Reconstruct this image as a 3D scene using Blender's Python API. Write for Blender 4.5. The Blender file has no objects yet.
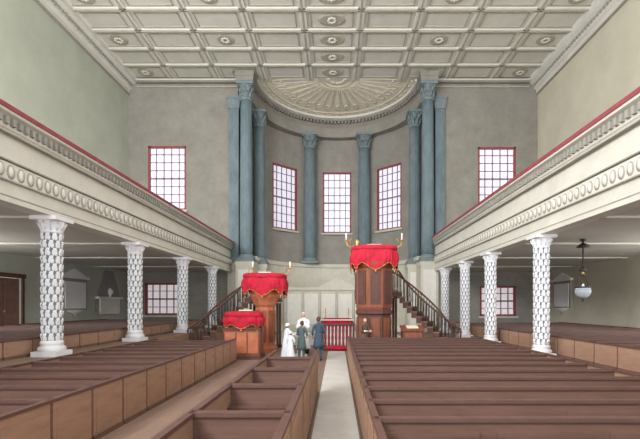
import bpy, math, random
from mathutils import Vector, Matrix
random.seed(7)
sc = bpy.context.scene
sc.view_settings.view_transform = 'Standard'
pi = math.pi; sin = math.sin; cos = math.cos

# ---------------------------------------------------------------- materials
def lin(c):
    c /= 255.0
    return c/12.92 if c <= 0.04045 else ((c+0.055)/1.055)**2.4
MATS = {}
def mat(name, rgb, rough=0.8, var=0.12, scale=1.5, metal=0.0, emit=0.0, bump=0.0, stretch=None, trans=0.0):
    if name in MATS: return MATS[name]
    m = bpy.data.materials.new(name); m.use_nodes = True
    nt = m.node_tree; b = nt.nodes['Principled BSDF']
    base = [lin(c) for c in rgb]
    b.inputs['Roughness'].default_value = rough
    b.inputs['Metallic'].default_value = metal
    if trans: b.inputs['Transmission Weight'].default_value = trans
    tc = nt.nodes.new('ShaderNodeTexCoord')
    mp = nt.nodes.new('ShaderNodeMapping')
    if stretch: mp.inputs['Scale'].default_value = stretch
    n = nt.nodes.new('ShaderNodeTexNoise')
    n.inputs['Scale'].default_value = scale; n.inputs['Detail'].default_value = 6
    n.inputs['Roughness'].default_value = 0.7
    r = nt.nodes.new('ShaderNodeValToRGB')
    r.color_ramp.elements[0].position = 0.3; r.color_ramp.elements[1].position = 0.7
    r.color_ramp.elements[0].color = [max(0, c*(1-var)) for c in base]+[1]
    r.color_ramp.elements[1].color = [min(1, c*(1+var)) for c in base]+[1]
    L = nt.links
    L.new(tc.outputs['Object'], mp.inputs['Vector']); L.new(mp.outputs['Vector'], n.inputs['Vector'])
    L.new(n.outputs['Fac'], r.inputs['Fac']); L.new(r.outputs['Color'], b.inputs['Base Color'])
    if emit:
        L.new(r.outputs['Color'], b.inputs['Emission Color']); b.inputs['Emission Strength'].default_value = emit
    if bump:
        bp = nt.nodes.new('ShaderNodeBump'); bp.inputs['Strength'].default_value = bump
        L.new(n.outputs['Fac'], bp.inputs['Height']); L.new(bp.outputs['Normal'], b.inputs['Normal'])
    MATS[name] = m; return m

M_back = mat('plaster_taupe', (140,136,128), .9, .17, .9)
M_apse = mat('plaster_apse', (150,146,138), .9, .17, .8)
M_left = mat('plaster_greygreen', (186,190,176), .9, .10, .5)
M_right = mat('plaster_cream', (206,201,182), .9, .10, .5)
M_ceil = mat('ceiling_plaster', (208,206,197), .9, .07, .8)
M_rib = mat('ceiling_rib', (216,214,206), .9, .06, 1.0)
M_rose = mat('ceiling_ornament', (172,166,152), .9, .15, 3)
M_cream = mat('apse_ceiling_cream', (244,238,220), .9, .07, 2)
M_creamd = mat('apse_ceiling_ornament', (214,204,184), .9, .12, 2)
M_gal = mat('gallery_paint', (214,210,198), .75, .09, 1.2)
M_galorn = mat('gallery_ornament', (158,155,146), .75, .15, 4)
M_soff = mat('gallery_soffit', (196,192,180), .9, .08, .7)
M_velvet = mat('red_velvet', (184,22,50), .85, .3, 6)
M_velvetrail = mat('red_rail_velvet', (150,70,78), .85, .2, 4)
M_gold = mat('gilt', (206,166,80), .4, .15, 8, metal=.5)
M_blue = mat('scagliola_bluegrey', (108,124,130), .75, .25, 2.0, stretch=(1,1,.4))
M_bluecap = mat('blue_capital', (120,133,136), .75, .2, 6)
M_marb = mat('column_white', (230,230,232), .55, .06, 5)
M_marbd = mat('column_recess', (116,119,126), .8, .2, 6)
M_pew = mat('pew_oak', (112,82,70), .7, .25, 2.2, stretch=(.35,1,3))
M_pewtop = mat('pew_rail', (96,68,60), .55, .2, 3)
M_pewdoor = mat('pew_door', (158,124,102), .7, .18, 2, stretch=(1,.6,3))
M_pewdoord = mat('pew_door_groove', (108,80,66), .7, .16, 2)
M_seat = mat('pew_seat', (92,68,60), .7, .2, 3)
M_stone = mat('aisle_stone', (216,213,206), .8, .1, 2)
M_floor = mat('floor_boards', (142,116,102), .8, .18, 1.5, stretch=(4,.5,1))
M_pulp = mat('mahogany', (134,76,54), .6, .25, 2.5, stretch=(2,2,.6))
M_pulpd = mat('mahogany_dark', (90,58,48), .6, .25, 3)
M_pulpo = mat('mahogany_orange', (184,108,76), .6, .2, 2.5)
M_stair = mat('stair_wood', (124,94,78), .6, .2, 3)
M_iron = mat('iron_dark', (60,50,50), .5, .1, 5)
M_pane = mat('window_daylight', (226,225,240), .4, .09, 1.2, emit=.55)
M_paneL = mat('window_daylight_warm', (230,222,224), .4, .09, 1.2, emit=.45)
M_frame = mat('window_frame_red', (146,66,72), .7, .15, 4)
M_munt = mat('window_muntin', (152,130,146), .7, .12, 4)
M_door = mat('door_wood', (132,98,88), .7, .2, 3)
M_tab = mat('tablet_marble', (222,218,210), .6, .08, 2)
M_tabd = mat('tablet_slate', (150,148,144), .6, .12, 2)
M_white = mat('linen_white', (238,238,240), .85, .05, 6)
M_skin = mat('skin', (214,168,142), .6, .05, 8)
M_hairb = mat('hair_brown', (82,58,44), .8, .25, 30)
M_hairw = mat('wig_white', (226,222,216), .85, .1, 30)
M_eye = mat('eye_dark', (40,34,34), .3, .05, 5)
M_lip = mat('lips', (176,96,88), .6, .05, 5)
M_shoe = mat('shoe_black', (38,34,34), .4, .1, 5)
M_glass = mat('lamp_glass', (176,184,190), .25, .1, 4)
M_book = mat('book_pages', (236,228,206), .8, .05, 6)
M_alt = mat('reredos_stone', (200,196,182), .8, .1, 1.5)

# ---------------------------------------------------------------- mesh builder
class MB:
    def __init__(s): s.v=[]; s.f=[]; s.m=[]; s.sm=[]; s.mats=[]
    def mi(s, m):
        if m not in s.mats: s.mats.append(m)
        return s.mats.index(m)
    def add(s, vs, fs, m, smooth=False):
        o=len(s.v); s.v += [tuple(v) for v in vs]; k=s.mi(m)
        for f in fs:
            s.f.append([o+i for i in f]); s.m.append(k); s.sm.append(smooth)
    def box(s, x0,x1,y0,y1,z0,z1, m):
        vs=[(x0,y0,z0),(x1,y0,z0),(x1,y1,z0),(x0,y1,z0),(x0,y0,z1),(x1,y0,z1),(x1,y1,z1),(x0,y1,z1)]
        s.add(vs,[(0,3,2,1),(4,5,6,7),(0,1,5,4),(1,2,6,5),(2,3,7,6),(3,0,4,7)],m)
    def obox(s, c, size, rot, m, tilt=0):
        R = Matrix.Rotation(rot,3,'Z') @ Matrix.Rotation(tilt,3,'X')
        hx,hy,hz=[a/2 for a in size]
        vs=[Vector(c)+R@Vector(p) for p in [(-hx,-hy,-hz),(hx,-hy,-hz),(hx,hy,-hz),(-hx,hy,-hz),(-hx,-hy,hz),(hx,-hy,hz),(hx,hy,hz),(-hx,hy,hz)]]
        s.add(vs,[(0,3,2,1),(4,5,6,7),(0,1,5,4),(1,2,6,5),(2,3,7,6),(3,0,4,7)],m)
    def lathe(s, prof, m, c=(0,0,0), seg=24, smooth=True, sx=1, sy=1, rf=None, off=0):
        n=len(prof); vs=[]
        for (r,z) in prof:
            for j in range(seg):
                t=2*pi*j/seg+off
                rr=r+(rf(t,z) if rf else 0)
                vs.append((c[0]+rr*cos(t)*sx,c[1]+rr*sin(t)*sy,c[2]+z))
        fs=[]
        for i in range(n-1):
            for j in range(seg):
                k=(j+1)%seg
                fs.append((i*seg+j,i*seg+k,(i+1)*seg+k,(i+1)*seg+j))
        fs.append(tuple(reversed(range(seg)))); fs.append(tuple((n-1)*seg+j for j in range(seg)))
        s.add(vs,fs,m,smooth)
    def ell(s, c, r, m, seg=12, rings=8, fn=None):
        vs=[];fs=[]
        for i in range(rings+1):
            p=pi*i/rings
            for j in range(seg):
                t=2*pi*j/seg
                v=Vector((sin(p)*cos(t),sin(p)*sin(t),-cos(p)))
                if fn: v=fn(v)
                vs.append((c[0]+v.x*r[0],c[1]+v.y*r[1],c[2]+v.z*r[2]))
        for i in range(rings):
            for j in range(seg):
                k=(j+1)%seg
                fs.append((i*seg+j,i*seg+k,(i+1)*seg+k,(i+1)*seg+j))
        s.add(vs,fs,m,True)
    def tube(s, pts, rad, m, seg=8):
        pts=[Vector(p) for p in pts]; n=len(pts)
        if not hasattr(rad,'__len__'): rad=[rad]*n
        vs=[];up=Vector((0,0,1))
        for i,p in enumerate(pts):
            d=(pts[min(i+1,n-1)]-pts[max(i-1,0)]).normalized()
            a=d.cross(up)
            if a.length<.05: a=d.cross(Vector((0,1,0)))
            a.normalize(); b=a.cross(d)
            for j in range(seg):
                t=2*pi*j/seg; vs.append(p+(a*cos(t)+b*sin(t))*rad[i])
        fs=[]
        for i in range(n-1):
            for j in range(seg):
                k=(j+1)%seg; fs.append((i*seg+j,(i+1)*seg+j,(i+1)*seg+k,i*seg+k))
        fs.append(tuple(range(seg))); fs.append(tuple(reversed([(n-1)*seg+j for j in range(seg)])))
        s.add(vs,fs,m,True)
    def extr(s, prof, y0,y1, m):
        n=len(prof)
        vs=[(x,y0,z) for x,z in prof]+[(x,y1,z) for x,z in prof]
        fs=[(i,(i+1)%n,n+(i+1)%n,n+i) for i in range(n)]
        fs.append(tuple(reversed(range(n)))); fs.append(tuple(range(n,2*n)))
        s.add(vs,fs,m)
    def mesh(s, name):
        me=bpy.data.meshes.new(name); me.from_pydata(s.v,[],s.f)
        for m in s.mats: me.materials.append(m)
        me.polygons.foreach_set('material_index',s.m); me.polygons.foreach_set('use_smooth',s.sm)
        me.update()
        import bmesh
        bm=bmesh.new(); bm.from_mesh(me); bmesh.ops.recalc_face_normals(bm,faces=bm.faces); bm.to_mesh(me); bm.free()
        return me
def obj(name, mb, loc=(0,0,0), rot=0, parent=None, bevel=0):
    me = mb.mesh(name) if isinstance(mb, MB) else mb
    o=bpy.data.objects.new(name, me); sc.collection.objects.link(o)
    o.location=loc; o.rotation_euler=(0,0,rot)
    if parent: o.parent=parent
    if bevel:
        b=o.modifiers.new('Bevel','BEVEL'); b.width=bevel; b.segments=2; b.limit_method='ANGLE'
    return o

# ---------------------------------------------------------------- dimensions
XL,XR,YB,ZC = -15.4,14.8,29.5,18.9
R=6.8; Y0=-5.0
PL=.8
b=MB(); b.box(XL-.4,XR+.4,Y0,YB+R+1,-.3,0,M_floor); obj('floor',b)
b=MB(); b.box(-.42,.37,Y0,19.0,.0,.012,M_stone); b.box(-4.5,4.5,22,YB+4.2,.0,.012,M_stone); obj('stone_aisle_paving',b)
b=MB(); b.box(XL+.02,-7.15,Y0,26.8,0,PL,M_floor); b.box(-7.15,-7.1,Y0,26.8,0,PL+.04,M_pewdoor); obj('raised_gallery_aisle_floor',b)
b=MB(); b.box(5.75,XR-.02,Y0,26.8,0,.4,M_floor); b.box(5.7,5.75,Y0,26.8,0,.42,M_pewdoor); obj('raised_gallery_aisle_floor',b)

def wall_cells(b, u0,u1,z0,z1, holes, emit):
    us=sorted(set([u0,u1]+[h[0] for h in holes]+[h[1] for h in holes]))
    zs=sorted(set([z0,z1]+[h[2] for h in holes]+[h[3] for h in holes]))
    for i in range(len(us)-1):
        for j in range(len(zs)-1):
            cu=(us[i]+us[i+1])/2; cz=(zs[j]+zs[j+1])/2
            if any(h[0]<cu<h[1] and h[2]<cz<h[3] for h in holes): continue
            emit(us[i],us[i+1],zs[j],zs[j+1])
def px2x(px,Y): return (px-337)*Y/400
def px2z(py,Y): return 2.2+(305-py)*Y/400
UL=(px2x(148,YB),px2x(186,YB),px2z(210,YB),px2z(146,YB))
LL=(px2x(145,YB),px2x(180,YB),px2z(315,YB),px2z(283,YB))
UR=(px2x(478,YB),px2x(516,YB),px2z(210,YB),px2z(147,YB))
LR=(px2x(480,YB),px2x(516,YB),px2z(316,YB),px2z(286,YB))
b=MB()
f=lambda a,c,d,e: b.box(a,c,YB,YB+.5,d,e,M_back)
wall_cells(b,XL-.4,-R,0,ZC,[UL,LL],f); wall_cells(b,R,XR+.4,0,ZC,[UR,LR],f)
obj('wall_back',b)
fill_wins=[(y-1.3,y+1.3,9.2,13.9) for y in (3.5,8.5,13.5)]+[(y-1.2,y+1.2,1.9,3.9) for y in (3.5,8.5,13.5)]  # openings for side windows added out of view to brighten the interior
DOOR=(17.6,19.5,PL,3.5)
b=MB(); wall_cells(b,Y0,YB,0,ZC,fill_wins+[DOOR],lambda a,c,d,e: b.box(XL-.4,XL,a,c,d,e,M_left)); obj('wall_left',b)
b=MB(); wall_cells(b,Y0,YB,0,ZC,fill_wins,lambda a,c,d,e: b.box(XR,XR+.4,a,c,d,e,M_right)); obj('wall_right',b)
b=MB()
wins=[(-42,10.8),(0,11),(42,10.8)]
holes=[(math.radians(a-h),math.radians(a+h),8.7,14.2) for a,h in wins]
def polar(a0,a1,z0,z1,ri,ro,m,bb,n=None):
    n=n or max(1,int(abs(a1-a0)/math.radians(3))+1)
    vs=[]
    for i in range(n+1):
        a=a0+(a1-a0)*i/n
        for r,z in ((ri,z0),(ro,z0),(ro,z1),(ri,z1)):
            vs.append((r*sin(a),YB+r*cos(a),z))
    fs=[]
    for i in range(n):
        o=i*4
        for k in range(4):
            fs.append((o+k,o+(k+1)%4,o+4+(k+1)%4,o+4+k))
    fs.append((0,1,2,3)); fs.append((n*4+3,n*4+2,n*4+1,n*4))
    bb.add(vs,fs,m,False)
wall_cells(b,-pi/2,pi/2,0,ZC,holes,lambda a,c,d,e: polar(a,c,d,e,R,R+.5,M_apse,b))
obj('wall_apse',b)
b=MB()
polar(-pi/2,pi/2,0,5.5,R-.75,R-.02,M_alt,b,40); polar(-pi/2,pi/2,5.5,5.8,R-.9,R-.02,M_alt,b,40)
polar(-pi/2,pi/2,0,.5,R-.85,R-.75,M_tab,b,40)
obj('trim_1',b)
b=MB()
polar(-pi/2,pi/2,17.1,17.9,R-.7,R-.02,M_apse,b,40); polar(-pi/2,pi/2,17.9,18.5,R-.6,R-.02,M_back,b,40); polar(-pi/2,pi/2,18.5,ZC-.01,R-.9,R-.02,M_apse,b,40)
polar(-pi/2,pi/2,18.68,ZC-.02,R-1.0,R-.9,M_rib,b,40)
for i in range(60):
    a=-pi/2+pi*(i+.5)/60; b.obox(((R-.74)*sin(a),YB+(R-.74)*cos(a),18.4),(.16,.25,.2),-a,M_apse)
obj('trim_2',b)
b=MB(); b.box(XL-.4,XR+.4,2,YB+.5,ZC,ZC+.3,M_ceil)
n=9; dx=(XR-XL)/n
for i in range(1,n):
    x=XL+dx*i; b.box(x-.2,x+.2,2,YB-.02,ZC-.09,ZC,M_rib); b.box(x-.05,x+.05,2,YB-.02,ZC-.12,ZC-.08,M_rose)
ys=[]; y=YB-1.7
while y>3: ys.append(y); y-=1.75
for y in ys:
    b.box(XL,XR,y-.14,y+.14,ZC-.09,ZC,M_rib); b.box(XL,XR,y-.04,y+.04,ZC-.12,ZC-.08,M_rose)
for i in range(n):
    cx=XL+dx*(i+.5)
    for k,y in enumerate(ys[:9]):
        cy=y+.87
        for (a0,a1,c0,c1) in ((cx-1.25,cx+1.25,cy-.6,cy-.55),(cx-1.25,cx+1.25,cy+.55,cy+.6),(cx-1.25,cx-1.2,cy-.6,cy+.6),(cx+1.2,cx+1.25,cy-.6,cy+.6)):
            b.box(a0,a1,c0,c1,ZC-.04,ZC,M_rose)
        if i%2==0 and (i==4 or k%2==0):
            b.lathe([(.5,0),(.48,-.04),(.4,-.05),(.3,-.03)],M_rose,(cx,cy,ZC),seg=16,sx=(1.6 if i==4 else 1.1))
            for q in range(8):
                t=q*pi/4; b.ell((cx+.2*cos(t),cy+.2*sin(t),ZC-.06),(.1,.1,.04),M_rib,8,4)
obj('ceiling',b)
b=MB()
vs=[(0,YB,ZC+.02)]; N=48
for i in range(N+1):
    a=-pi/2+pi*i/N; vs.append(((R+.3)*sin(a),YB+(R+.3)*cos(a),ZC+.02))
vs+=[(x,y,z+.3) for x,y,z in vs]
k=N+2
b.add(vs,[(0,i+1,i+2) for i in range(N)]+[(k,k+i+2,k+i+1) for i in range(N)],M_cream)
for rr in (1.1,5.3): polar(-pi/2,pi/2,ZC-.03,ZC+.03,rr,rr+.1,M_creamd,b,48)
for i in range(17):
    a=-pi/2+pi*(i+.5)/17
    p=[]
    for k in range(13):
        u=k/12; rr=1.4+3.5*u; o=(.06+.34*u)*math.sqrt(max(0,1-u**4))
        p.append((rr,o))
    left=[(r_*sin(a)+o*cos(a),YB+r_*cos(a)-o*sin(a),ZC) for r_,o in p]
    right=[(r_*sin(a)-o*cos(a),YB+r_*cos(a)+o*sin(a),ZC) for r_,o in p]
    b.tube(left+right[::-1],.035,M_creamd,5)
    b.ell((4.2*sin(a),YB+4.2*cos(a),ZC),(.14,.14,.05),M_creamd,8,4)
for i in range(24):
    a=-pi/2+pi*(i+.5)/24; b.ell((5.62*sin(a),YB+5.62*cos(a),ZC),(.13,.13,.05),M_creamd,8,4)
for i in range(7):
    a=-pi/2+pi*(i+.5)/7; b.ell((.65*sin(a),YB+.65*cos(a),ZC),(.2,.2,.06),M_creamd,8,4)
obj('apse_ceiling',b)
b=MB()
pr=[(0,17.75),(.12,17.75),(.12,18.05),(.3,18.12),(.3,18.4),(.6,18.55),(.6,18.8),(.7,18.9),(0,18.9)]
b.extr([(XL+x,z) for x,z in pr],Y0,YB-.01,M_rib)
for i in range(110): b.box(XL+.12,XL+.4,i*.27,i*.27+.12,18.25,18.38,M_galorn)
b.box(XL+.02,XL+.16,Y0,YB-.01,17.68,17.75,M_galorn)
obj('trim_3',b)
b=MB(); b.extr([(XR-x,z) for x,z in pr],Y0,YB-.01,M_rib)
for i in range(110): b.box(XR-.4,XR-.12,i*.27,i*.27+.12,18.25,18.38,M_galorn)
b.box(XR-.16,XR-.02,Y0,YB-.01,17.68,17.75,M_galorn)
obj('trim_4',b)
b=MB()
for s0,s1 in ((XL+.7,-R),(R,XR-.7)):
    b.box(s0,s1,YB-.12,YB-.001,18.2,18.3,M_rose); b.box(s0,s1,YB-.25,YB-.001,18.5,18.62,M_back); b.box(s0,s1,YB-.35,YB-.001,18.62,18.7,M_rib)
obj('trim_5',b)
for sx in (-1,1):
    b=MB(); x=sx*7.55
    b.box(x-.35,x+.35,-.2,0,5.3,16.6,M_blue); b.box(x-.45,x+.45,-.28,0,0,5.3,M_alt); b.box(x-.42,x+.42,-.26,0,5.3,5.7,M_bluecap)
    b.box(x-.4,x+.4,-.25,0,16.6,16.8,M_bluecap); b.box(x-.44,x+.44,-.28,0,16.8,17.3,M_bluecap); b.box(x-.5,x+.5,-.32,0,17.3,17.5,M_bluecap)
    obj('pilaster',b,(0,YB-.001,0))

# ---------------------------------------------------------------- windows
wc=[0]
def window(c, w, h, rot, nx, ny, pane=M_pane, red=M_frame, mu=M_munt):
    wc[0]+=1; b=MB(); t=.13
    b.box(-w/2,w/2,.2,.24,0,h,pane)
    for a in ((-w/2,-w/2+t,0,h),(w/2-t,w/2,0,h),(-w/2,w/2,0,t),(-w/2,w/2,h-t,h)):
        b.box(a[0],a[1],.02,.22,a[2],a[3],red)
    b.box(-w/2-.12,w/2+.12,-.16,.02,-.16,0,M_alt)
    for i in range(1,nx):
        x=-w/2+w*i/nx; b.box(x-.03,x+.03,.12,.22,t,h-t,mu)
    for i in range(1,ny):
        z=h*i/ny; k=.06 if i==ny//2 else .027
        b.box(-w/2+t,w/2-t,.12,.22,z-k,z+k,mu)
    return obj('window_%d'%wc[0],b,c,rot)
for H,nx,ny,p in ((UL,5,8,M_pane),(LL,5,4,M_paneL),(UR,5,8,M_pane),(LR,5,4,M_paneL)):
    window(((H[0]+H[1])/2,YB,H[2]),H[1]-H[0],H[3]-H[2],0,nx,ny,p)
for a,h in wins:
    ar=math.radians(a); w=2*R*sin(math.radians(h))
    window((R*cos(math.radians(h))*sin(ar),YB+R*cos(math.radians(h))*cos(ar),8.7),w,5.5,-ar,5,8)
for y0,y1,z0,z1 in fill_wins:
    window((XL,(y0+y1)/2,z0),y1-y0,z1-z0,pi/2,4,6); window((XR,(y0+y1)/2,z0),y1-y0,z1-z0,-pi/2,4,6)  # added out-of-view windows with glowing panes, paired with the side fill lamps
b=MB()
b.box(-.94,.94,.1,.16,0,2.68,M_door)
for a in ((-1.08,-.95,-.08,.0),( .95,1.08,-.08,.0)): b.box(a[0],a[1],-.08,0,0,2.85,M_pulpd)
b.box(-1.15,1.15,-.1,0,2.7,2.9,M_pulpd)
for x in (-.82,.08):
    for z0,z1 in ((.2,.95),(1.15,2.1),(2.2,2.55)): b.box(x,x+.74,.06,.1,z0,z1,M_door)
b.ell((0.0,.03,1.1),(.05,.05,.05),M_gold)
obj('door_1',b,(XL,18.55,PL),pi/2)

# ---------------------------------------------------------------- galleries
def gallery(side, X, wallx, k):
    b=MB(); Z=lambda z: 4.6+(z-4.6)*k
    s=-side
    pr=[(-.25,4.6),(.22,4.6),(.22,4.72),(.14,4.76),(.14,5.08),(.2,5.13),(.2,5.52),(.12,5.57),(.08,5.62),(.08,6.2),(.13,6.25),(.13,6.3),(.18,6.34),(.18,6.58),(.32,6.64),(.34,6.75),(-.25,6.75)]
    b.extr([(X+s*x,Z(z)) for x,z in pr],Y0,YB-.01,M_gal)
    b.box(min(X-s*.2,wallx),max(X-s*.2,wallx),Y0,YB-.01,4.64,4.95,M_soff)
    b.box(min(X-s*.3,X+s*.34),max(X-s*.3,X+s*.34),Y0,YB-.01,Z(6.75),Z(6.82),M_velvetrail)
    b.box(min(X+s*.3,X+s*.36),max(X+s*.3,X+s*.36),Y0,YB-.01,Z(6.70),Z(6.80),M_velvetrail)
    y=1.0
    while y<YB-.3:
        b.ell((X+s*.2,y,Z(5.32)),(.06,.09,.14),M_gal,8,6)
        b.ell((X+s*.2,y,Z(5.32)),(.03,.125,.175),M_galorn,10,6)
        y+=.3
    y=1.0
    while y<YB-.2:
        b.box(min(X+s*.18,X+s*.27),max(X+s*.18,X+s*.27),y,y+.1,Z(6.4),Z(6.57),M_galorn); y+=.2
    for z in (4.74,5.11,5.58,6.22):
        b.box(min(X+s*.1,X+s*.225),max(X+s*.1,X+s*.225),Y0,YB-.01,Z(z)-.016,Z(z)+.016,M_galorn)
    for y in (6.3,11.05,15.8,20.5,25.3):
        b.box(min(X-s*.25,wallx),max(X-s*.25,wallx),y-.12,y+.12,4.58,4.64,M_soff)
    return obj('gallery',b)
gallery(-1,-7.87,XL+.01,1.0)
gallery(1,7.1,XR-.01,1.12)

def palmcol(h):
    b=MB(); seg=90; rh=.21; nl=9; r0=.225
    zs0=.42; zs1=h-.42; nr=round((zs1-zs0)/rh); rh=(zs1-zs0)/nr; per=8
    vs=[];mk=[]
    for i in range(nr*per+1):
        z=zs0+rh*i/per; row=min(int(i/per),nr-1); v=(i-row*per)/per
        for j in range(seg):
            t=2*pi*j/seg; q=(t*nl/(2*pi)+(.5 if row%2 else 0))%1; u=2*q-1
            w=math.sqrt(max(0.0001,1-v**1.8))*1.05
            o=max(0,1-(u/w)**2)**.5*(.35+.75*v) if abs(u)<w else 0
            o*=(1-.4*math.exp(-(u*6)**2))
            rr=r0+.055*o; vs.append((rr*cos(t),rr*sin(t),z)); mk.append(o)
    fa=[];fb=[]
    for i in range(nr*per):
        for j in range(seg):
            k=(j+1)%seg; f=(i*seg+j,i*seg+k,(i+1)*seg+k,(i+1)*seg+j)
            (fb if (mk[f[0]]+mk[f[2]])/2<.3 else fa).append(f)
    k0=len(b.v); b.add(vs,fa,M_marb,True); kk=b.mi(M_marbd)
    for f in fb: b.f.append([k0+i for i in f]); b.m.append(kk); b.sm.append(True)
    b.box(-.34,.34,-.34,.34,0,.14,M_marb)
    b.lathe([(.32,.14),(.34,.2),(.31,.26),(.26,.3),(.29,.34),(.27,.4),(.24,.43)],M_marb,seg=32)
    b.lathe([(.25,h-.44),(.27,h-.4),(.25,h-.36),(.26,h-.3),(.3,h-.16),(.33,h-.1)],M_marb,seg=32)
    for q in range(12):
        t=q*pi/6; b.tube([(.24*cos(t),.24*sin(t),h-.36),(.27*cos(t),.27*sin(t),h-.25),(.34*cos(t),.34*sin(t),h-.14),(.35*cos(t),.35*sin(t),h-.18)],[.03,.04,.03,.015],M_marb,6)
    b.box(-.36,.36,-.36,.36,h-.1,h,M_marb)
    return b.mesh('leaf_carved_column')
mL=palmcol(4.6-PL); mR=palmcol(4.2)
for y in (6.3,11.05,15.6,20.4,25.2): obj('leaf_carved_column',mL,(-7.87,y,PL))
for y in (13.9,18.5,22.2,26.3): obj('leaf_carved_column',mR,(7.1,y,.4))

def bluecol(h,r):
    b=MB(); fl=lambda t,z: -.035*max(0,sin(20*t))
    n=14; prof=[(r*(1-.14*(i/n)**1.6),.5+(h-1.7)*i/n) for i in range(n+1)]
    b.lathe(prof,M_blue,seg=80,rf=fl)
    b.box(-r*1.4,r*1.4,-r*1.4,r*1.4,0,.2,M_bluecap)
    b.lathe([(r*1.35,.2),(r*1.4,.28),(r*1.3,.36),(r*1.12,.4),(r*1.18,.46),(r,.52)],M_bluecap,seg=32)
    b.lathe([(r*.9,h-1.22),(r*.98,h-1.15),(r*.88,h-1.08),(r*.9,h-.7),(r*1.05,h-.35),(r*1.25,h-.2)],M_bluecap,seg=32)
    for lev,(z,s) in enumerate(((h-1.05,.95),(h-.7,1.0))):
        for q in range(10):
            t=q*pi/5+(pi/10 if lev else 0)
            b.tube([(r*.88*cos(t),r*.88*sin(t),z),(r*s*cos(t),r*s*sin(t),z+.25),(r*(s+.15)*cos(t),r*(s+.15)*sin(t),z+.4),(r*(s+.22)*cos(t),r*(s+.22)*sin(t),z+.33)],[.07,.09,.07,.03],M_bluecap,6)
    for q in range(4):
        t=q*pi/2+pi/4; b.tube([(r*1.0*cos(t),r*1.0*sin(t),h-.5),(r*1.35*cos(t),r*1.35*sin(t),h-.22),(r*1.5*cos(t),r*1.5*sin(t),h-.3)],[.05,.08,.05],M_bluecap,6)
    b.box(-r*1.28,r*1.28,-r*1.28,r*1.28,h-.2,h,M_bluecap)
    return b.mesh('fluted_column')
mA=bluecol(17.1-5.8,.54)
for a in (-21.5,21.5): obj('fluted_column',mA,((R-.62)*sin(math.radians(a))*1.05,YB+(R-.72)*cos(math.radians(a)),5.8))
mB_=bluecol(17.1-5.3,.46); mC_=bluecol(18.1-5.3,.46)
for sx in (-1,1):
    for (x,y,mm) in ((6.0,YB+1.45,mB_),(6.55,YB-.62,mC_)):
        obj('fluted_column',mm,(sx*x,y,5.3))
        b=MB(); b.box(-.62,.62,-.6,.6,.25,5.0,M_alt); b.box(-.68,.68,-.62,.62,5.0,5.29,M_alt); b.box(-.68,.68,-.62,.62,0.02,.25,M_tab)
        b.box(-.45,.45,-.64,-.6,.6,4.7,M_tab)
        obj('column_pedestal',b,(sx*x,y,0))
for sx in (-1,1):
    b=MB(); b.box(-.62,.62,-.62,.6,0,.3,M_back); b.box(-.66,.66,-.66,.6,.3,.66,M_back)
    obj('entablature_block',b,(sx*6.55,YB-.61,18.11))

# ---------------------------------------------------------------- pews
def pewmesh(w,h,sp,dl,dr,seath=.45):
    b=MB()
    b.box(0,w,0,.05,0,h-.04,M_pew); b.box(-.02,w+.02,-.03,.08,h-.045,h,M_pewtop)
    np_=max(1,int(w/1.1)); pw=w/np_
    for i in range(np_):
        b.box(i*pw+.1,(i+1)*pw-.1,-.015,0,.14,h-.16,M_pew)
    b.box(.02,w-.02,.05,.48,seath-.05,seath,M_seat); b.box(.02,w-.02,.4,.43,0,seath-.05,M_pew)
    b.box(.02,w-.02,sp-.2,sp-.03,h*.72,h*.72+.03,M_pewtop)
    for d,x in ((dl,0),(dr,w)):
        if d:
            s=-1 if x==0 else 1
            b.box(x-.025,x+.025,.05,sp-.003,0,h-.04,M_pewdoor); b.box(x-.04,x+.04,-.04,sp-.043,h-.045,h,M_pewtop)
            b.box(min(x,x+s*.035),max(x,x+s*.035),.12,sp-.08,.14,h-.16,M_pewdoor)
            b.box(min(x,x+s*.03),max(x,x+s*.03),0,.02,0,h-.05,M_pewdoord)
            b.box(min(x,x+s*.04),max(x,x+s*.04),.05,sp-.01,0,.08,M_pewdoord)
        else:
            b.box(x-.03,x+.03,0,.42,0,h*.75,M_pew)
    return b.mesh('church_pew')
def pews(x0,x1,y0,y1,h,sp,z=0,dl=True,dr=True,seath=.45):
    me=pewmesh(x1-x0,h,sp,dl,dr,seath); y=y1-sp
    while y>y0:
        obj('church_pew',me,(x0,y,z)); y-=sp
pews(-7.0,-3.95,1.5,15.6,.9,.92)
pews(-1.5,-.5,1.5,9.9,1.1,1.45)
pews(.44,5.5,1.5,16.4,.93,.85)
pews(-15.0,-8.4,5,26,.5,1.0,PL,seath=.3)
pews(7.75,14.4,3,26,.7,1.0,.4,seath=.38)

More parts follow.
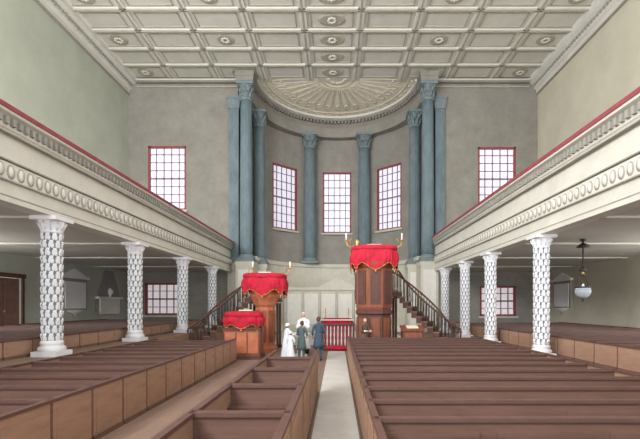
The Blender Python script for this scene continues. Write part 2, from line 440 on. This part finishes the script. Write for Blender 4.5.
# ---------------------------------------------------------------- pulpits & drapery
def sup(t,p=.6):
    c,s_=cos(t),sin(t)
    return math.copysign(abs(c)**p,c), math.copysign(abs(s_)**p,s_)
def drape(b,hw,hd,zt,drop,c=(0,0),sc_=4,K=10):
    N=200; vs=[];fs=[]
    for i in range(K+1):
        k=i/K
        for j in range(N):
            t=2*pi*j/N; x,y=sup(t); sw_=abs(sin(sc_*t))
            z=zt-drop*k*(.68+.32*(1-sw_))
            o=.03*k*sin(40*t)+.05*k+.09*sin(k*pi)*sw_
            vs.append((c[0]+x*(hw+o),c[1]+y*(hd+o),z))
    for i in range(K):
        for j in range(N):
            q=(j+1)%N; fs.append((i*N+j,i*N+q,(i+1)*N+q,(i+1)*N+j))
    b.add(vs,fs,M_velvet,True)
    fr=[Vector(v) for v in vs[K*N:]]
    b.tube(fr+[fr[0]],.014,M_gold,5)
    def rnd(v):
        f_=lambda a: math.copysign(abs(a)**.55,a)
        return Vector((f_(v.x),f_(v.y),f_(v.z)))
    b.ell((c[0],c[1],zt+.02),(hw+.05,hd+.05,.16),M_velvet,40,12,rnd)
    for j in range(0,N,25):
        v=vs[K*N+j]; b.tube([v,(v[0],v[1],v[2]-.1)],[.025,.04],M_gold,6)
def sconce(b,x,y,z,d):
    b.tube([(x,y,z),(x+d*.12,y-.05,z-.08),(x+d*.28,y-.08,z+.0),(x+d*.34,y-.08,z+.2)],.024,M_gold,6)
    b.tube([(x+d*.1,y-.05,z),(x+d*.2,y-.08,z+.18),(x+d*.1,y-.08,z+.32)],.02,M_gold,6)
    b.lathe([(.02,0),(.08,.03),(.09,.06),(.03,.06)],M_gold,(x+d*.34,y-.08,z+.2),12)
    b.lathe([(.03,0),(.03,.28),(.01,.3)],M_white,(x+d*.34,y-.08,z+.25),8)
def octa(b,prof,m,c=(0,0,0)): b.lathe(prof,m,c,seg=8,smooth=False,off=pi/8)
def panels(b,r,z0,z1,m,c=(0,0)):
    ap=r*cos(pi/8); w=2*r*sin(pi/8)
    for q in range(8):
        t=q*pi/4
        b.obox((c[0]+(ap+.01)*cos(t),c[1]+(ap+.01)*sin(t),(z0+z1)/2),(w*.66,.05,z1-z0),t+pi/2,m)
        b.obox((c[0]+(ap+.03)*cos(t),c[1]+(ap+.03)*sin(t),(z0+z1)/2),(w*.42,.05,(z1-z0)*.78),t+pi/2,m)
def book(b,c,s=1):
    for d in (-1,1):
        b.obox((c[0]+d*.13*s,c[1],c[2]+.03),(.26*s,.34*s,.05),0,M_book)
    b.obox((c[0],c[1],c[2]+.0),(.56*s,.38*s,.02),0,M_pulpd)

b=MB()
octa(b,[(.9,0),(.9,.2),(.78,.25),(.78,1.75),(.86,1.82),(.86,1.95),(.8,2.0)],M_pulpd)
panels(b,.79,.4,1.65,M_pulp)
octa(b,[(.8,2.0),(.84,2.1),(.84,3.8),(.95,3.9),(.98,4.05),(.9,4.1)],M_pulp)
panels(b,.85,2.25,3.7,M_pulpd)
drape(b,.98,.85,4.66,.95)
book(b,(0,-.1,4.84),1.2)
sconce(b,-.9,-.1,4.85,-1); sconce(b,.9,-.1,4.85,1)
b.lathe([(.1,0),(.16,.05),(.05,.15),(.1,.28),(.03,.4)],M_gold,(-.75,0,4.76),12)
obj('pulpit',b,(1.65,18,.0))
b=MB()
octa(b,[(.6,0),(.6,.2),(.46,.26),(.44,2.1),(.52,2.2),(.6,2.4),(.72,2.6),(.76,3.3),(.8,3.34)],M_pulpo)
panels(b,.455,.45,1.95,M_pulp)
drape(b,.95,.8,3.52,.9)
book(b,(0,-.1,3.7),1.1)
sconce(b,-.9,-.1,3.7,1); sconce(b,.85,-.1,3.7,1)
obj('pulpit',b,(-3.4,19,.0))
b=MB()
b.box(-.72,.72,-.45,.45,0,1.25,M_pulp); b.box(-.78,.78,-.5,.5,0,.15,M_pulpd); b.box(-.78,.78,-.5,.5,1.2,1.28,M_pulpd)
for x in (-.66,-.2,.26): b.box(x,x+.4,-.48,-.45,.25,1.1,M_pulpo)
drape(b,.72,.48,1.78,.55); b.box(-.6,.6,-.35,.35,1.28,1.7,M_pulp)
book(b,(.1,-.1,1.95),1)
obj('reading_desk',b,(-3.85,16.6,0))
b=MB(); b.box(-.45,.45,-.3,.3,0,1.1,M_pulpd); b.obox((0,0,1.18),(1.0,.7,.06),0,M_pulp,tilt=.25); b.box(-.38,.38,-.33,-.3,.2,1.0,M_pulp)
b.obox((0,-.02,1.24),(.5,.36,.03),0,M_book,tilt=.25)
obj('reading_desk',b,(3.3,17.6,0))

def stairs(xt,xf,zt,n,yc,dirn,land):
    b=MB(); w=.55; rail=[[],[]]
    for i in range(n):
        k=i/(n-1); x=xt+(xf-xt)*k; z=zt*(1-i/n); y=yc-.9*sin(k*pi*.5)**2
        rot=math.atan2(-.9*sin(k*pi)*pi/2,(xf-xt))
        run=abs(xf-xt)/(n-1)*1.25
        b.obox((x,y,z-.03),(run*1.05,w*2,.06),rot,M_stair)
        b.obox((x,y,z-.19),(run*.95,w*1.9,.27),rot,M_pulpd)
        for s in (-1,1):
            ox,oy=-sin(rot)*s*w*.93,cos(rot)*s*w*.93
            rail[0 if s<0 else 1].append((x+ox,y+oy,z+.95))
            for dd in (-.25,.25):
                xx=x+ox+dd*run*cos(rot); yy=y+oy+dd*run*sin(rot)
                zz=.93-dd*zt/n
                b.tube([(xx,yy,z),(xx,yy,z+.2),(xx,yy,z+.26),(xx,yy,z+zz)],[.018,.018,.03,.018],M_iron,6)
    for r in rail:
        e=Vector(r[-1]); b.tube(r+[tuple(e+Vector(((xf-xt)/n*.9,0,-.12)))],.045,M_pulpd,8)
        b.lathe([(.07,0),(.07,.12),(.035,.2),(.05,.5),(.035,.9),(.07,.95),(.0,1.08)],M_pulpd,(e.x+(xf-xt)/n*.9,e.y,0.0),12)
    x0,x1=sorted((xt-.05*dirn,land)); b.box(x0,x1,yc-w,yc+w,zt-.02,zt+.08,M_stair); b.box(x0,x1,yc-w,yc+w,zt-.25,zt-.02,M_pulpd)
    b.tube([(xt,yc+w*.93,zt+.98),(land,yc+w*.93,zt+.98)],.045,M_pulpd)
    b.tube([(xt,yc-w*.93,zt+.98),((land+xt)/2,yc-w*.93,zt+.98)],.045,M_pulpd)
    for i in range(6):
        x=xt+(land-xt)*i/6; b.tube([(x,yc+w*.93,zt),(x,yc+w*.93,zt+.97)],.018,M_iron,6)
        if i<4: b.tube([(x,yc-w*.93,zt),(x,yc-w*.93,zt+.97)],.018,M_iron,6)
    for x in (x0+.1,x1-.1):
        for y in (yc-w+.1,yc+w-.1): b.lathe([(.07,.0),(.06,.2),(.06,zt-.3)],M_pulpd,(x,y,.0),10)
    obj('pulpit_staircase',b)
stairs(-4.5,-6.95,2.6,11,20.6,-1,-2.9)
stairs(3.0,5.5,2.85,12,19.8,1,1.3)

b=MB()
b.box(-.75,.75,-.06,.06,1.18,1.28,M_pulpd); b.box(-.75,.75,-.05,.05,.1,.18,M_pulpd)
for i in range(9):
    x=-.7+i*.175
    b.lathe([(.02,.18),(.035,.3),(.04,.45),(.02,.6),(.035,.75),(.02,.95),(.03,1.18)],M_tab,(x,0,0),10)
b.box(-.7,.7,.07,.1,.12,1.18,M_velvetrail); b.box(-.8,-.7,-.07,.07,0,1.35,M_pulpd); b.box(.7,.8,-.07,.07,0,1.35,M_pulpd)
b.ell((0,-.3,.14),(.7,.2,.12),M_velvet,24,8)
obj('communion_rail',b,(.05,19.5,.0))
b=MB()
b.box(-1.3,1.3,-.45,.45,1.0,1.08,M_white)
drape(b,1.2,.4,1.0,.86)
for x in (-.9,.9): b.lathe([(.12,0),(.1,.03),(.03,.08),(.03,.45),(.07,.5),(.03,.52),(.03,.8)],M_gold,(x,0,1.14),12)
b.box(-.4,.4,-.2,.2,1.1,1.16,M_book)
for x in (-1.1,1.1):
    for y in (-.3,.3): b.box(x-.05,x+.05,y-.05,y+.05,0,1.0,M_pulpd)
obj('altar_table',b,(0,31.2,.013))
b=MB(); b.box(-4.4,4.4,0,.2,0,3.4,M_alt); b.box(-4.6,4.6,-.15,.2,3.4,3.65,M_alt)
for i in range(6):
    x=-4.1+i*1.4; b.box(x,x+1.15,-.05,0,.6,3.1,M_tab); b.lathe([(.08,0),(.07,3.4)],M_alt,(x-.12,-.05,0),12)
b.add([(-1.6,0,3.65),(1.6,0,3.65),(0,0,4.5),(-1.6,.2,3.65),(1.6,.2,3.65),(0,.2,4.5)],[(0,1,2),(3,5,4),(0,3,4,1),(1,4,5,2),(2,5,3,0)],M_alt)
obj('reredos',b,(0,33.2,.013))

def tablet(x,y,z,w,h,rot,style):
    b=MB()
    if style==0:
        b.add([(-w/2,0,0),(w/2,0,0),(w/2,0,h*.25),(w*.16,0,h),(-w*.16,0,h),(-w/2,0,h*.25)]+[(-w/2,-.1,0),(w/2,-.1,0),(w/2,-.1,h*.25),(w*.16,-.1,h),(-w*.16,-.1,h),(-w/2,-.1,h*.25)],
          [tuple(range(6)),tuple(range(11,5,-1))]+[(i,(i+1)%6,6+(i+1)%6,6+i) for i in range(6)],M_tabd)
        b.box(-w*.4,w*.4,-.2,0,-.05,h*.3,M_tab); b.box(-w*.5,w*.5,-.26,0,h*.3,h*.35,M_white)
        b.lathe([(.1,0),(.06,.06),(.2,.3),(.22,.4),(.1,.5),(.05,.6)],M_white,(0,-.14,h*.35),14)
        b.box(-w*.35,w*.35,-.22,0,-.2,-.05,M_tab)
    else:
        b.box(-w/2,w/2,-.1,0,0,h*.8,M_tabd); b.box(-w*.42,w*.42,-.14,-.1,.1,h*.72,M_white); b.box(-w*.56,w*.56,-.2,0,h*.8,h*.86,M_white)
        b.add([(-w*.5,-.12,h*.86),(w*.5,-.12,h*.86),(0,-.12,h*1.05),(-w*.5,0,h*.86),(w*.5,0,h*.86),(0,0,h*1.05)],[(0,1,2),(3,5,4),(0,3,4,1),(1,4,5,2),(2,5,3,0)],M_white)
        b.lathe([(.02,-.45),(.2,-.2),(w*.4,0)],M_tab,(0,-.08,0),12,sy=.3)
    obj('wall_monument',b,(x,y,z),rot)
tablet(XL,23.4,1.9,2.2,2.3,pi/2,1); tablet(XL,26.9,1.8,2.9,2.7,pi/2,0)
tablet(XR,26.2,2.0,2.0,2.2,-pi/2,1)

b=MB(); H=4.64-2.42
for i in range(26):
    z=2.42+.85+i*(H-.85)/26
    b.ell((0,0,z-2.42),( .022 if i%2 else .045, .045 if i%2 else .022,.04),M_iron,6,4)
b.lathe([(.12,H-.03),(.1,H-.06),(.03,H-.12)],M_iron,seg=12)
for q in range(3):
    t=q*2*pi/3+.3; b.tube([(0,0,.95),(.12*cos(t),.12*sin(t),.8),(.25*cos(t),.25*sin(t),.42)],.014,M_iron,6)
b.lathe([(.25,.4),(.27,.43),(.25,.46)],M_iron,seg=24); b.lathe([(.27,.3),(.26,.38),(.23,.42)],M_glass,seg=24)
b.lathe([(.03,.02),(.14,.05),(.23,.14),(.27,.26),(.27,.32)],M_glass,seg=24)
b.lathe([(.01,-.1),(.04,-.06),(.02,0),(.07,.03),(.02,.06)],M_iron,seg=12)
b.lathe([(.14,1.02),(.1,1.12),(.04,1.18)],M_iron,seg=16); b.ell((0,0,.95),(.05,.05,.07),M_gold)
b.lathe([(.22,1.9),(.2,1.95),(.06,2.05)],M_iron,seg=16)
b.lathe([(.05,.3),(.05,.5),(.015,.56)],M_white,seg=8)
obj('hanging_lantern',b,(px2x(583,14.7),14.7,2.42))

# ---------------------------------------------------------------- people
def person(name, loc, H, rot, coat, legs, hair, style, elL, wrL, elR, wrR, lean=0.0):
    root=bpy.data.objects.new(name,None); sc.collection.objects.link(root)
    root.location=loc; root.rotation_euler=(0,0,rot); s=H/1.75; root.scale=(s,s,s)
    V=[(0,0,.95),(0,lean*.3,1.13),(0,lean*.7,1.33),(0,lean,1.46),(0,lean+.015,1.55)]
    Rr=[(.145,.11),(.125,.1),(.155,.115),(.075,.07),(.055,.055)]
    E=[(0,1),(1,2),(2,3),(3,4)]
    for sg,el,wr in ((-1,elL,wrL),(1,elR,wrR)):
        k=len(V); V+=[(sg*.17,lean*.9,1.415),tuple(el),tuple(wr)]; Rr+=[(.068,.068),(.05,.05),(.034,.034)]; E+=[(3,k),(k,k+1),(k+1,k+2)]
        k=len(V); V+=[(sg*.095,0,.87),(sg*.1,.015,.49),(sg*.1,-.02,.1),(sg*.115,.12,.045)]
        Rr+=[(.098,.098),(.066,.066),(.045,.045),(.042,.04)]; E+=[(0,k),(k,k+1),(k+1,k+2),(k+2,k+3)]
    me=bpy.data.meshes.new('tmp'); me.from_pydata(V,E,[]); o=bpy.data.objects.new('tmp',me); sc.collection.objects.link(o)
    o.modifiers.new('Skin','SKIN'); sv=me.skin_vertices[0].data
    for i,r in enumerate(Rr): sv[i].radius=r
    sv[0].use_root=True
    ss=o.modifiers.new('S','SUBSURF'); ss.levels=2; ss.render_levels=2
    dg=bpy.context.evaluated_depsgraph_get(); dg.update()
    bm_=bpy.data.meshes.new_from_object(o.evaluated_get(dg)); bpy.data.objects.remove(o)
    bm_.materials.clear()
    for m in (coat,legs,M_shoe,M_skin): bm_.materials.append(m)
    for p in bm_.polygons:
        c=p.center; p.use_smooth=True
        p.material_index = 3 if (c.z>1.5 and abs(c.x)<.08) else (2 if c.z<.11 else (1 if c.z<.9 and abs(c.x)<.2 and abs(c.y)<.15 else 0))
    body=bpy.data.objects.new('body',bm_); sc.collection.objects.link(body); body.parent=root
    b=MB(); hc=(0,lean+.03,1.645)
    def hd(v):
        x,y,z=v
        if z<0: x*=1-.28*(-z); y=y*(1-.12*(-z))+(.12*(-z) if y>0 else .1*(-z))
        return Vector((x,y,z))
    b.ell(hc,(.076,.093,.112),M_skin,24,16,hd)
    b.ell((0,hc[1]+.098,1.632),(.012,.02,.024),M_skin,8,6)
    for sg in (-1,1):
        b.ell((sg*.029,hc[1]+.082,1.658),(.012,.009,.008),M_white,8,6); b.ell((sg*.029,hc[1]+.09,1.658),(.006,.004,.006),M_eye,6,4)
        b.ell((sg*.029,hc[1]+.086,1.678),(.016,.006,.004),M_hairb,6,4)
        b.ell((sg*.076,hc[1]-.005,1.64),(.01,.018,.028),M_skin,8,6)
    b.ell((0,hc[1]+.088,1.592),(.024,.008,.007),M_lip,8,6)
    def hr(v):
        x,y,z=v
        if y>0 and z<.45: y*=.15
        return Vector((x,y,z))
    b.ell((0,hc[1]-.012,1.668),(.087,.1,.108),hair,20,14,hr)
    if style=='gown_bonnet':
        b.lathe([(.1,0),(.12,.02),(.115,.03)],M_white,(0,hc[1],1.69),20,sy=1.1)
        b.ell((0,hc[1]-.03,1.70),(.1,.11,.1),M_white,20,12)
    obj('head',b,parent=root)
    b=MB()
    for sg,el,wr in ((-1,elL,wrL),(1,elR,wrR)):
        w=Vector(wr); d=(w-Vector(el)).normalized(); side=d.cross(Vector((0,0,1)))
        if side.length<.2: side=Vector((0,1,0))
        side.normalize(); nn=side.cross(d)
        b.tube([w-d*.01,w+d*.03,w+d*.075,w+d*.09],[.026,.036,.036,.028],M_skin,10)
        for q,(ln) in enumerate((.062,.072,.068,.052)):
            st=w+d*.075+side*(-.03+.02*q)
            p1=st+d*ln*.45-nn*.006; p2=p1+d*ln*.33-nn*.018; p3=p2+d*ln*.2-nn*.022
            b.tube([st,p1,p2,p3],[.0095,.009,.008,.006],M_skin,7)
        ths=side*(-.034) ; st=w+d*.03+ths
        b.tube([st,st+ths*.8+d*.02,st+ths*1.0+d*.05-nn*.01],[.012,.011,.008],M_skin,7)
        b.tube([Vector(wr)-d*.06,Vector(wr)-d*.0],[.045,.042],coat if style!='tail' else M_white,12)
    obj('hands',b,parent=root)
    b=MB()
    if style in ('gown','gown_bonnet','surplice'):
        hem=.04 if style!='surplice' else .25
        prof=[(.13,1.2),(.15,1.08),(.17,.95),(.2,.75),(.25,.45),(.30,hem+.02),(.30,hem),(.28,hem)]
        b.lathe(prof,coat,(0,.0,0),64,sy=.85,rf=lambda t,z:.022*max(0,(1.1-z))*sin(11*t))
        if style=='surplice': 
            b.lathe([(.24,.04),(.25,.3)],M_shoe,(0,0,0),40,sy=.85)
            for sg,el,wr in ((-1,elL,wrL),(1,elR,wrR)):
                e=Vector(el); w=Vector(wr); b.tube([Vector((sg*.17,lean*.9,1.42)),e,e+(w-e)*.8],[.075,.09,.12],coat,14)
    else:
        prof=[(.145,1.12),(.155,1.0),(.175,.88),(.2,.7),(.215,.55),(.20,.55)]
        b.lathe(prof,coat,(0,0,0),48,sy=.8,rf=lambda t,z:.02*max(0,(1.0-z))*sin(7*t))
    b.lathe([(.085,1.44),(.078,1.5),(.066,1.545)],M_white if style!='tail' else coat,(0,lean,0),24)
    obj('clothes',b,parent=root)
    return root
M_cb=mat('coat_blue',(62,80,100),.85,.15,8); M_cg=mat('coat_greengrey',(78,92,94),.85,.15,8)
M_cw=mat('dress_palegrey',(222,227,234),.85,.08,8); M_cbr=mat('coat_brown',(100,78,62),.85,.15,8)
fwd=((-.23,.06,1.16),(-.12,.3,1.18),(.23,.06,1.16),(.12,.3,1.18))
person('standing_man',(-.72,15.6,.0),1.73,.25,M_cb,M_cb,M_hairb,'tail',(-.25,-.02,1.15),(-.2,.16,1.0),(.25,0,1.15),(.14,.26,1.12))
person('standing_man',(-1.36,15.3,.0),1.58,-.35,M_cg,M_cg,M_hairb,'tail',*fwd,lean=.05)
person('woman_in_bonnet',(-2.0,15.8,0.0),1.45,-.9,M_cw,M_cw,M_hairb,'gown_bonnet',*fwd,lean=.06)
person('clergyman',(-1.5,17.9,.0),1.86,pi-.1,M_white,M_shoe,M_hairw,'surplice',*fwd)
person('parish_clerk',(1.15,16.85,0.0),1.66,pi+.5,M_cbr,M_cbr,M_hairb,'tail',*fwd,lean=.03)
person('child_in_bonnet',(-1.75,15.0,0.0),1.2,-.3,M_cw,M_cw,M_hairb,'gown_bonnet',*fwd)
b=MB(); b.lathe([(.3,0),(.3,.08),(.14,.16),(.11,.6),(.16,.72),(.36,.85),(.4,1.0),(.38,1.02),(.33,.95),(.05,.88)],M_tab,seg=24)
obj('baptismal_font',b,(-1.55,17.0,0))

# ---------------------------------------------------------------- light
w=bpy.data.worlds.new('World'); sc.world=w; w.use_nodes=True
bg=w.node_tree.nodes['Background']; bg.inputs[0].default_value=(.97,.99,1.0,1); bg.inputs[1].default_value=2.1
def area(name,loc,tgt,sx,sy,e,col=(.98,.99,1.0)):
    l=bpy.data.lights.new(name,'AREA'); l.shape='RECTANGLE'; l.size=sx; l.size_y=sy; l.energy=e; l.color=col
    o=bpy.data.objects.new(name,l); sc.collection.objects.link(o); o.location=loc
    o.rotation_euler=(Vector(tgt)-Vector(loc)).to_track_quat('-Z','Y').to_euler()
area('west_window_light',(-10,-4,12),(4,31,9),8,7,4600)  # fill lamp added behind the camera, no west window is modelled
for y in (3.5,8.5,13.5):  # fill lamps added at the unseen side windows, lifting nave and under-gallery areas
    area('window_light',(XL+.4,y,11.5),(0,y+6,9),2.6,4.6,650)
    area('window_light',(XR-.4,y,11.5),(0,y+6,9),2.6,4.6,330)
    area('window_light',(XL+.4,y,2.9),(-8,y+12,3.2),2.4,2,190)
    area('window_light',(XR-.4,y,2.9),(8,y+12,3.2),2.4,2,260)

cam=bpy.data.cameras.new('cam'); co=bpy.data.objects.new('camera',cam); sc.collection.objects.link(co)
co.location=(0,0,2.2); co.rotation_euler=(pi/2,0,0)
cam.lens=22.5; cam.sensor_width=36; cam.sensor_fit='HORIZONTAL'
cam.shift_x=-17/640; cam.shift_y=85.5/640; cam.clip_end=200
sc.camera=co
